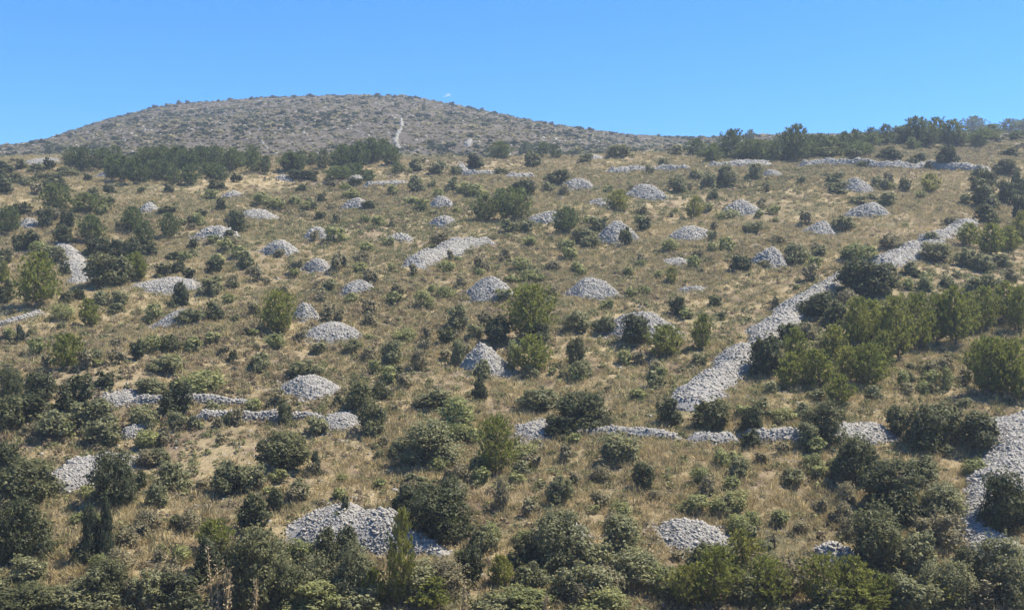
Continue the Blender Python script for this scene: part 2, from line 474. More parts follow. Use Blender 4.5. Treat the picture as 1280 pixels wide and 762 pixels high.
CAIRNS = [
 # px, base y, width, height (photo pixels), shape, label, short name
 (866, 691, 108, 41, 'dome', "smooth low domed cairn just uphill of the dense bottom thicket", "the smooth cairn above the thicket", 0),
 (1047, 709, 58, 32, 'peak', "small ragged stone heap half sunk behind yellowish pines", "the ragged heap", -.2),
 (705, 684, 66, 32, 'dome', "pale cairn almost hidden behind a round grey-green shrub", "the hidden cairn", 0),
 (605, 470, 65, 46, 'peak', "tall pointed pale cairn with a small shrub at its foot", "the tall pointed cairn", 0),
 (612, 378, 66, 36, 'peak', "rounded peaked cairn just uphill of the big lone pine", "the peaked cairn above the lone pine", 0),
 (738, 374, 74, 31, 'peak', "shield-shaped grey cairn uphill of the cairn half covered by a dark bush", "the shield-shaped cairn", .1),
 (803, 423, 88, 37, 'dome', "wide cairn half covered by a dark round bush", "the bush-covered cairn", -.1),
 (386, 497, 82, 30, 'dome', "neat round-topped cairn just uphill of the end of the terrace walls", "the cairn above the terrace walls", 0),
 (414, 428, 68, 27, 'dome', "elongated round-backed cairn below a small cairn and a brown bush", "the round-backed cairn", .2),
 (382, 401, 34, 25, 'dome', "small squarish cairn between an olive pine and a brown bush", "the squarish cairn", 0),
 (446, 368, 40, 20, 'dome', "small cairn standing alone among yellow-green bushes, brown shrub beside it", "the lone small cairn", 0),
 (397, 340, 38, 19, 'dome', "small flattish cairn beside a dark brown bush, uphill of the squarish cairn", "the flattish cairn by the brown bush", 0),
 (350, 319, 46, 21, 'dome', "round grey cairn in open straw-coloured grass", "the round cairn in open grass", -.1),
 (398, 300, 40, 18, 'dome', "small cairn uphill of the round cairn, shrub growing before it", "the small cairn with a shrub before it", 0),
 (325, 275, 48, 14, 'flat', "low spread-out stone heap beside grey bushes", "the low spread heap", 0),
 (270, 299, 54, 19, 'flat', "broad low cairn flanked by dark bushes", "the broad cairn flanked by bushes", 0),
 (185, 266, 30, 15, 'peak', "small wedge-shaped cairn beside a flat dark bush", "the wedge-shaped cairn", 0),
 (290, 247, 30, 9, 'flat', "little flat stone patch below the far pine belt", "the stone patch below the pine belt", 0),
 (206, 369, 82, 23, 'flat', "wide flat-topped stone heap with dark bushes in front", "the wide flat-topped heap", .1),
 (222, 408, 62, 24, 'peak', "sloping cairn ending in a dark bush and a green bush", "the sloping cairn", .25),
 (36, 286, 28, 15, 'flat', "grey stone heap among dark trees by the stony chute", "the heap among dark trees", 0),
 (427, 540, 56, 24, 'flat', "scattered grey rubble patch downhill of the cairn above the terrace walls", "the scattered rubble patch", 0),
 (152, 506, 48, 15, 'flat', "low stone mound at the end of the upper terrace wall", "the mound at the wall end", 0),
 (672, 552, 66, 24, 'flat', "loose stony spill beside a large dark shrub", "the stony spill", 0),
 (500, 302, 32, 11, 'flat', "tiny low cairn alone in green-tinged grass", "the tiny low cairn", 0),
 (553, 283, 34, 15, 'dome', "lower one of two small cairns standing one above the other", "the lower of the stacked pair", 0),
 (551, 260, 34, 17, 'dome', "upper one of two small cairns standing one above the other", "the upper of the stacked pair", 0),
 (446, 262, 38, 17, 'peak', "small peaked cairn with a dark bush against its side", "the peaked cairn with a dark bush", -.1),
 (624, 252, 20, 11, 'peak', "tiny grey cairn half hidden by a clump of dark pines", "the tiny cairn by the pine clump", 0),
 (680, 279, 46, 15, 'flat', "slanting stone strip beside the clump of dark pines", "the slanting strip", .5),
 (750, 259, 32, 13, 'flat', "low stone heap touching a bright green pine", "the low heap by the bright pine", .4),
 (805, 250, 54, 22, 'flat', "large slab-like pale cairn high on the slope", "the slab-like cairn", .3),
 (722, 238, 42, 17, 'flat', "grey stone heap speckled with shrubs, uphill of the slab-like cairn", "the shrub-speckled heap", .2),
 (772, 305, 56, 33, 'peak', "steep pointed cairn with a dark slim bush before its right flank".replace(" right", ""), "the steep cairn with a slim bush", .1),
 (864, 302, 62, 21, 'dome', "long low cairn uphill of a green bush and a thin stone patch", "the long low cairn", .1),
 (846, 332, 38, 9, 'flat', "thin flat stone patch in brown grass", "the thin stone patch", 0),
 (864, 364, 38, 7, 'flat', "narrow line of stones beside a small green pine", "the narrow stone line", 0),
 (926, 270, 52, 23, 'peak', "angular peaked cairn with a yellow-green bush before it", "the angular cairn", 0),
 (962, 333, 50, 28, 'peak', "bulky grey cairn with a notch between two olive bushes", "the bulky notched cairn", .1),
 (1024, 294, 46, 20, 'peak', "middle-sized cairn downhill of the tilted cairn", "the middle-sized cairn", .3),
 (1083, 272, 54, 20, 'flat', "tilted smooth cairn with its high side towards a bush", "the tilted smooth cairn", .5),
 (1071, 240, 42, 20, 'peak', "small pointed cairn between two dark green bushes", "the cairn between two bushes", .3),
 (965, 220, 28, 9, 'flat', "faint stone patch just below the far dry wall", "the faint stone patch", 0),
 (740, 199, 30, 7, 'flat', "pale stony clearing below the foot of the far hill", "the pale stony clearing", 0),
 (445, 226, 30, 8, 'flat', "grey stone patch below the far pine belt beside dark bushes", "the stone patch by dark bushes", 0),
 (355, 226, 22, 8, 'flat', "small pale stone heap inside the far pine belt", "the heap in the pine belt", 0),
 (50, 207, 44, 10, 'flat', "bare stony scar near the end of the far hill", "the bare stony scar", 0),
 (130, 222, 24, 7, 'flat', "grey rock patch beside the first pines of the far belt", "the rock patch by the first pines", 0),
 (1225, 214, 30, 7, 'flat', "stony ledge near the end of the far dry wall", "the stony ledge", 0),
]
for i, c in enumerate(CAIRNS):
    cairn(c[0], c[1], c[2], c[3], c[4], c[5], c[6], skew=c[7], asp=.5 if c[4] == 'flat' and c[1] > 500 else .42,
          n_big=(45 if c[1] > 600 else 14 if c[1] > 440 and c[2] > 60 else 0))

bank([(354, 664, 4.4, 1.3), (395, 665, 4.8, 1.5), (440, 667, 4.8, 1.5), (482, 672, 4.2, 1.35), (520, 682, 3.2, 1.0), (558, 693, 2.4, .8)],
     "largest and longest grey rubble heap, two slim saplings rising before it", "the largest rubble heap", "stone_cairn", "cairn", "stone cairns on the hillside", 2.1, .22, n_big=110, taper=3.0)
bank([(46, 600, 4.0, .8), (92, 602, 5.0, .9), (130, 590, 4.8, .9), (178, 572, 3.6, .7)],
     "wide uneven rubble heap sloping between dark oaks", "the wide uneven heap", "stone_cairn", "cairn", "stone cairns on the hillside", 2.0, .24, n_big=60, taper=2.5)
bank([(856, 514, 3.2, .6), (884, 486, 3.9, .9), (914, 460, 3.8, .9), (943, 434, 2.5, .6), (966, 414, 3.4, .8), (988, 396, 4.0, .9), (1016, 370, 2.8, .7), (1046, 348, 2.0, .5), (1075, 338, 2.2, .5)],
     "long broad rubble bank climbing the slope beside the pine thicket", "the long rubble bank", power=1.8, ss=.32, n_big=120, rag=.2)
bank([(1098, 331, 3.4, .7), (1128, 322, 4.4, .9), (1155, 309, 3.6, .8), (1180, 294, 3.4, .7), (1204, 283, 3.0, .7), (1217, 275, 2.0, .5)],
     "upper stretch of rubble bank ending among dark oaks", "the upper rubble bank", power=1.8, ss=.36, rag=.2)
bank([(1310, 526, 4.5, .7), (1275, 536, 5.0, .9), (1264, 566, 4.2, .9), (1256, 596, 3.6, .8), (1234, 626, 2.8, .7), (1215, 653, 2.6, .7), (1222, 674, 2.6, .7), (1256, 692, 2.4, .6), (1300, 706, 2.4, .5)],
     "wide curving rubble bank with a dark oak growing in its bend", "the curving rubble bank", power=2.2, ss=.28, n_big=110)
bank([(708, 541, 1.2, .4), (760, 542, 1.3, .5), (805, 545, 1.3, .55), (852, 548, 1.3, .5)], "broken stretch of dry stone wall beside the stony spill", "the broken wall", "dry_stone_wall", "wall", "dry stone walls", 3, .26, n_big=20)
bank([(856, 551, 1.2, .4), (890, 551, 1.4, .6), (922, 548, 1.2, .5)], "short wall stretch between two round dark shrubs", "the short wall", "dry_stone_wall", "wall", "dry stone walls", 3, .26)
bank([(922, 548, 1.4, .55), (965, 547, 1.7, .7), (1012, 547, 1.4, .55)], "thick pale wall stretch under a bright yellow-green bush", "the thick wall", "dry_stone_wall", "wall", "dry stone walls", 3, .26, n_big=20)
bank([(1016, 547, 1.6, .5), (1050, 546, 2.2, .6), (1085, 544, 3.0, .7), (1116, 541, 2.4, .55)], "tumbled wall end spreading into rubble beside dark shrubs", "the tumbled wall end", "dry_stone_wall", "wall", "dry stone walls", 2, .26, n_big=20)
bank([(160, 503, .8, .42), (205, 502, .8, .5), (260, 501, .8, .5), (320, 504, .8, .36)], "upper low terrace wall with a dark round shrub against it", "the upper terrace wall", "terrace_wall", "wall", "terrace walls", 6, .24, 1.2, n_big=24)
bank([(238, 524, .9, .55), (290, 523, .9, .6), (345, 523, .9, .55), (400, 521, .8, .4)], "lower low terrace wall with a bushy juniper before it", "the lower terrace wall", "terrace_wall", "wall", "terrace walls", 6, .24, 1.2, n_big=24)
bank([(150, 548, .9, .5), (168, 541, .9, .6), (188, 534, .9, .5)], "short slanting wall fragment below grey-green shrubs", "the slanting wall fragment", "dry_stone_wall", "wall", "dry stone walls", 5, .24)
bank([(-30, 412, .8, .5), (20, 404, .8, .55), (58, 393, .8, .45)], "dark-faced dry wall running below a bushy pine", "the dark-faced wall", "dry_stone_wall", "wall", "dry stone walls", 6, .28, 1.2)
bank([(76, 302, 1.8, .4), (90, 320, 2.6, .5), (99, 338, 3.4, .6), (106, 354, 2.6, .4)], "stony chute running downhill between dark oaks", "the stony chute", "rubble_bank", "rubble bank", None, 2.0, .36)
bank([(515, 334, 3.0, .9), (540, 324, 4.2, 1.1), (562, 314, 4.4, 1.1), (585, 305, 3.2, .9), (613, 302, 2.0, .5)], "long curved stone heap like a comma with thin tail", "the comma-shaped heap", "rubble_bank", "rubble bank", None, 1.8, .34)
FARW = "weathered dry wall high on the slope "
bank([(576, 209, 1.6, .9), (580, 219, 1.8, .9), (600, 219, 1.8, .9), (622, 219, 1.6, .8)], "hook-shaped grey wall below a dark bush near the far hill", "the hook-shaped wall", "dry_stone_wall", "wall", "dry stone walls", 3, .5)
bank([(632, 221, 1.6, .8), (670, 221, 1.6, .8)], "short pale wall below the shrubs between hook-shaped wall and far hill", None, "dry_stone_wall", "wall", "dry stone walls", 3, .5)
bank([(758, 215, 1.8, .8), (800, 214, 2.2, .9), (830, 212, 2.2, .9), (862, 210, 1.8, .8)], "straight pale wall crossing the slope uphill of the slab-like cairn", "the straight far wall", "dry_stone_wall", "wall", "dry stone walls", 3, .5)
bank([(884, 208, 2.4, 1.0), (920, 208, 2.6, 1.0), (962, 206, 2.2, .9)], "pale stone wall just below the skyline pines, shorter stretch", "the shorter skyline wall", "dry_stone_wall", "wall", "dry stone walls", 3, .5)
bank([(998, 208, 2.2, 1.2), (1050, 207, 2.4, 1.3), (1110, 209, 2.2, 1.1), (1160, 208, 2.2, 1.1), (1200, 211, 3.0, 1.1), (1236, 214, 3.0, 1.0)], "long pale stone wall just below the skyline pines", "the long skyline wall", "dry_stone_wall", "wall", "dry stone walls", 3, .5)
bank([(452, 234, 1.2, .7), (480, 232, 1.2, .7), (508, 229, 1.2, .6)], "thin far wall below the pine belt with dark shadow line", None, "dry_stone_wall", "wall", "dry stone walls", 4, .45)
bank([(501, 149, 1.1, .6), (502, 158, 1.1, .6), (497, 168, 1.2, .6), (494, 177, 1.3, .6), (498, 185, 1.2, .6)], "thin pale wall wriggling straight up the far brown hill", None, "dry_stone_wall", "wall", "dry stone walls", 2, .8, foot=False)
bank([(586, 176, 2.2, .8), (585, 184, 2.2, .8)], "short pale stone streak low on the far brown hill", None, "dry_stone_wall", "wall", "dry stone walls", 2, .8, foot=False)
bank([(325, 171, .5, .3), (329, 182, .55, .3), (335, 187, .5, .3)], "bent pale stone streak on the far brown hill above the pine belt", None, "dry_stone_wall", "wall", "dry stone walls", 2, .8, foot=False)

# ------------------------------------------------------------------ plants: shared meshes
def leaf_quads(c, nrm, size, asp=1.7):
    n = len(c)
    a = unit(np.cross(nrm, rng.normal(0, 1, (n, 3)))); b = np.cross(nrm, a)
    s = (size * rng.uniform(.6, 1.35, n))[:, None] if np.isscalar(size) else size[:, None]
    a = a * s * .5 * asp; b = b * s * .5
    return np.stack([c - a, c - b * .9 + nrm * s * .12, c + a, c + b * .9 + nrm * s * .12], 1)

def cone_tube(p0, p1, r0, r1, k=5):
    p0, p1 = np.asarray(p0, float), np.asarray(p1, float)
    d = unit(p1 - p0); a = unit(np.cross(d, [0.3, 1, .2])); b = np.cross(d, a)
    t = np.linspace(0, 2 * np.pi, k, endpoint=False)
    ring = np.cos(t)[:, None] * a + np.sin(t)[:, None] * b
    V = np.concatenate([p0 + ring * r0, p1 + ring * r1])
    Fq = np.array([(i, (i + 1) % k, k + (i + 1) % k, k + i) for i in range(k)])
    return V, Fq

def tubes(parts):
    Vs, Fs, o = [], [], 0
    for V, Fq in parts:
        Vs.append(V); Fs.append(Fq + o); o += len(V)
    return np.concatenate(Vs), np.concatenate(Fs)

def bush_geo(n, size, lobes, flat=False, spiky=.12, column=False):
    """crown filling a unit-wide, unit-high box, leaves in clumps; returns leaf quads and stem parts"""
    C, Rr = [], []
    for k in range(lobes):
        a = rng.uniform(0, 6.28)
        if column:
            z = (k + .6) / lobes * .86 + .02; r = .16 * rng.uniform(0, 1)
            rad = np.array([.36, .36, .24]) * (1.1 - .62 * z) * rng.uniform(.85, 1.1)
        elif k == 0:
            z, r = .38, rng.uniform(0, .1); rad = np.array([rng.uniform(.26, .36), rng.uniform(.26, .36), rng.uniform(.3, .4)])
        else:
            z = rng.uniform(.10, .82); r = (.40 if z < .45 else .40 * (1.2 - z) / .75) * rng.uniform(.4, 1.1)
            rad = np.array([1, 1, rng.uniform(.75, 1.05)]) * rng.uniform(.10, .24)
        C.append((r * math.cos(a), r * math.sin(a), z)); Rr.append(rad)
    C, Rr = np.array(C), np.array(Rr)
    wts = (Rr.prod(1)) ** (2 / 3)
    wts /= wts.sum()
    m = n * 3
    idx = rng.choice(len(C), m, p=wts)
    d = unit(rng.normal(0, 1, (m, 3)))
    rr = np.where(rng.uniform(size=m) < spiky, rng.uniform(1.0, 1.42, m), rng.uniform(.66, 1.04, m))
    p = C[idx] + d * Rr[idx] * rr[:, None]
    q = np.linalg.norm((p[:, None, :] - C[None]) / Rr[None], axis=2)
    ok = (q.min(1) > .62) & (p[:, 2] > .015)
    # small dents between clumps
    ph = rng.uniform(0, 6, 3)
    dent = np.sin(p[:, 0] * 17 + ph[0]) * np.sin(p[:, 1] * 17 + ph[1]) * np.sin(p[:, 2] * 15 + ph[2])
    ok &= dent > rng.uniform(-.8, -.05, m)
    p, d = p[ok][:n], d[ok][:n]
    # shoots that stick out of the clumps
    ns, per = max(10, n // 75), 12
    k = rng.integers(0, len(p), ns)
    sd = unit(d[k] + np.array([0, 0, .7]) + rng.normal(0, .3, (ns, 3)))
    ln = rng.uniform(.07, .24, ns) * (.55 if column else 1.0)
    f = rng.uniform(0, 1, (ns, per))
    sp_ = p[k][:, None] + sd[:, None] * (ln[:, None] * f)[..., None] + rng.normal(0, .014, (ns, per, 3))
    p = np.concatenate([p, sp_.reshape(-1, 3)]); d = np.concatenate([d, np.repeat(sd, per, 0)])
    up = p[:, 2] > .01; p, d = p[up], d[up]
    ext = np.percentile(np.abs(p[:, :2]), 98.5); p[:, :2] *= .5 / ext
    p[:, 2] *= 1.0 / np.percentile(p[:, 2], 99)
    if flat: p[:, 2] = p[:, 2] ** .8
    nr = unit(d + np.array([0, 0, .35]) + rng.normal(0, .55, d.shape))
    Q = leaf_quads(p, nr, size)
    st = []
    for k in range(5 if not column else 2):
        a = rng.uniform(0, 6.28); t = C[rng.integers(0, len(C))] * .8
        b0 = np.array([.04 * math.cos(a), .04 * math.sin(a), -.05])
        md = (b0 + t) / 2 + rng.normal(0, .03, 3)
        st += [cone_tube(b0, md, .022, .015), cone_tube(md, t, .015, .006)]
    return Q, st

def pine_geo(tiers, per, tuft, slim=1.0, nt=7, rounded=.5):
    """young pine: trunk, tiers of rising branches, needle brushes"""
    st, T = [], []
    lean = rng.normal(0, .06, 2)
    def axis(z): return np.array([lean[0] * z * z * 1.5, lean[1] * z * z * 1.5, z])
    zs = np.linspace(0, .95, 7); zs[0] = -.05
    for a, b in zip(zs[:-1], zs[1:]):
        st.append(cone_tube(axis(a), axis(b), .030 * (1.06 - a), .030 * (1.06 - b), 6))
    for k in range(tiers):
        z = .10 + .82 * (k + rng.uniform(-.3, .3)) / (tiers - 1)
        z = min(max(z, .08), .95)
        t = (z - .08) / .92
        prof = (1 - t ** (1.5 + rounded)) * min(1, .7 + t * 1.6)
        nb = max(4, int(per * (1 - .45 * t)))
        a0 = rng.uniform(0, 6.28)
        for j in range(nb):
            a = a0 + 6.283 * (j + rng.uniform(-.3, .3)) / nb
            L = .58 * prof * rng.uniform(.6, 1.15) * slim + .05
            up = rng.uniform(.15, .5) + .35 * t
            p0 = axis(z)
            d = np.array([math.cos(a), math.sin(a), up * .55])
            st.append(cone_tube(p0, p0 + d * L * .8, .009 * (1.1 - t), .003, 4))
            for q in np.linspace(.35, 1.0, max(3, int(8 * L / .5 + 2))):
                sw = (rng.normal(0, .075, 3) * np.array([1, 1, .6])) * L * 1.4
                T.append((p0 + d * L * q + np.array([0, 0, .16 * L * q * q]) + sw, unit(d + np.array([0, 0, .75]) + rng.normal(0, .35, 3))))
    for q in range(8):
        T.append((axis(.88 + .014 * q), unit(np.array([rng.normal(0, .35), rng.normal(0, .35), 1.0]))))
    P = np.array([a for a, b in T]); D = np.array([b for a, b in T])
    P = np.repeat(P, nt, 0); D = np.repeat(D, nt, 0)
    n = len(P)
    dd = unit(D * .9 + rng.normal(0, .55, (n, 3)))
    ln = tuft * rng.uniform(.7, 1.3, n)[:, None]
    sd = unit(np.cross(dd, rng.normal(0, 1, (n, 3)))) * tuft * .17
    V = np.stack([P - sd * .5, P + dd * ln * .5 - sd, P + dd * ln, P + dd * ln * .5 + sd], 1)
    return V, st

def quads_mesh(name, Q, mat):
    n = len(Q)
    return mesh_from(name, Q.reshape(-1, 3), np.arange(n * 4).reshape(n, 4), [mat])

def both_mesh(name, Q, st, mat):
    V2, F2 = tubes(st); n = len(Q)
    V = np.concatenate([Q.reshape(-1, 3), V2]); Fq = np.concatenate([np.arange(n * 4).reshape(n, 4), F2 + n * 4])
    return mesh_from(name, V, Fq, [mat, MAT['bark']], np.concatenate([np.zeros(n), np.ones(len(F2))]))

KINDS = {  # key: (object name, category, group, colour words)
 'P': ("pine_tree", "pine", "young pines on the slope", "yellow-green pine"),
 'F': ("pine_tree", "pine", "dark pines high on the slope", "dark green pine"),
 'D': ("evergreen_shrub", "shrub", "dark evergreen shrubs", "dark evergreen shrub"),
 'O': ("grey_green_shrub", "shrub", "grey-green shrubs", "grey-green shrub"),
 'L': ("yellow_green_bush", "bush", "yellow-green bushes", "yellow-green bush"),
 'B': ("heath_shrub", "shrub", "brown heath shrubs", "brownish heath shrub"),
 'C': ("juniper", "juniper", "narrow dark junipers", "narrow dark juniper"),
}
KMAT = {'P': 'pine', 'F': 'fpine', 'D': 'dark', 'O': 'grey', 'L': 'lime', 'B': 'heath', 'C': 'juniper'}
LIB = {}
def build_lib():
    for k in 'PF':
        LIB[k, 'big'] = []; LIB[k, 'small'] = []; LIB[k, 'mid'] = []
        for v in range(5):
            slim = rng.uniform(.85, 1.1)
            Q, st = pine_geo(13, 9, .070, slim, 8, rng.uniform(.0, 1.4))
            LIB[k, 'big'].append((quads_mesh("crown", Q, MAT[KMAT[k]]), mesh_from("trunk", *tubes(st), [MAT['bark']])))
            Q, st = pine_geo(10, 8, .095, slim, 7, rng.uniform(.2, 1.8))
            LIB[k, 'mid'].append((quads_mesh("crown", Q, MAT[KMAT[k]]), mesh_from("trunk", *tubes(st), [MAT['bark']])))
            Q, st = pine_geo(8, 7, .13, slim, 5, rng.uniform(.3, 1.6))
            LIB[k, 'small'].append(both_mesh("pine_tree", Q, st, MAT[KMAT[k]]))
    for k in 'DOLBC':
        col = k == 'C'
        LIB[k, 'big'] = []; LIB[k, 'small'] = []; LIB[k, 'mid'] = []
        sp = {'D': .14, 'O': .28, 'L': .34, 'B': .42, 'C': .14}[k]
        for v in range(5):
            Q, st = bush_geo(4600 if k == 'B' else 7500, .034, 24 if not col else 9, False, sp, col)
            LIB[k, 'big'].append((quads_mesh("foliage", Q, MAT[KMAT[k]]), mesh_from("stem", *tubes(st), [MAT['bark']])))
            Q, st = bush_geo(1500 if k in 'BL' else 2500, .056, 15 if not col else 7, False, sp, col)
            LIB[k, 'mid'].append((quads_mesh("foliage", Q, MAT[KMAT[k]]), mesh_from("stem", *tubes(st), [MAT['bark']])))
            Q, st = bush_geo(420 if k in 'BL' else 650, .11, 10 if not col else 6, k in 'LB', sp, col)
            LIB[k, 'small'].append(both_mesh(KINDS[k][0], Q, st, MAT[KMAT[k]]))
build_lib()

def side_words(px, by, w, h):
    """where a plant stands, named by the nearest cairn, bank or wall"""
    best, bd = None, 1e9
    for lm in LANDMARKS:
        dx = max(0, abs(lm[0] - px) - lm[2] * .5); dy = (lm[1] - by) * 1.6
        d = dx * dx + dy * dy
        if d < bd: bd, best = d, lm
    dy = by - best[1]; dx = abs(px - best[0])
    if abs(dy) * 1.2 > dx - best[2] * .4 and dy > 3: rel = "just downhill of" if bd < 2200 else "some way downhill of"
    elif abs(dy) * 1.2 > dx - best[2] * .4 and dy < -best[3] * .5: rel = "just uphill of" if bd < 2200 else "some way uphill of"
    else: rel = "beside" if bd < 1300 else "not far from"
    return rel + " " + best[6]

COUNT = {}
def plant(kind, px, by, w, h, label=None, sink=.0):
    name, cat, group, words = KINDS[kind]
    X, Y, Z = ground_at(px, by)
    m = Y / F_PX
    wm, hm = w * m * 1.06, h * m * 1.06
    lod = 'big' if h * 1.0 > 46 or w > 60 else ('mid' if max(h, w) > 24 else 'small')
    var = LIB[kind, lod][rng.integers(0, 5)]
    if label is None:
        r = h / max(w, 1)
        size = "tall" if hm > 4.2 else "large" if max(wm, hm) > 3.0 else "middling" if max(wm, hm) > 1.7 else "small"
        shp = "" if kind in 'PFC' else ("spreading " if r < .62 else "upright " if r > 1.15 else "rounded ")
        if kind in 'PF': shp = "slender " if r > 1.55 else "broad " if r < 1.05 else ""
        if kind in 'PF' and 182 < by < 235 and px < 500: where = "in the belt at the foot of the far hill"
        elif kind in 'PF' and by < 207 and px > 860: where = "in the row along the skyline"
        elif by < 196: where = "on the far brown hill"
        elif by > 712: where = "in the bottom thicket " + side_words(px, by, w, h).replace("some way ", "").replace("just ", "").replace("the smooth cairn above the thicket", "the smooth cairn")
        elif kind == 'P' and px > 960 and 300 < by < 500: where = "in the thicket beside the long rubble bank"
        else: where = side_words(px, by, w, h)
        label = f"{size} {shp}{words} {where}"
    depth = wm * rng.uniform(.85, 1.1)
    rot = rng.uniform(-.4, .4) + rng.choice([0, np.pi / 2, np.pi, -np.pi / 2])
    if lod == 'small':
        o = link(name, var)
        o.location = (X, Y, Z - .02)
    else:
        o = link(name, None); o.empty_display_size = .3
        o.location = (X, Y, Z - .02)
        for me in var: link(me.name.split('.')[0], me, o)
    o.rotation_euler = (0, 0, rot)
    o.scale = (wm, wm, hm)
    tag(o, label, cat, group)
    COUNT[kind] = COUNT.get(kind, 0) + 1
    PLACED.append((px, by, w, h))
    return o
PLACED = []

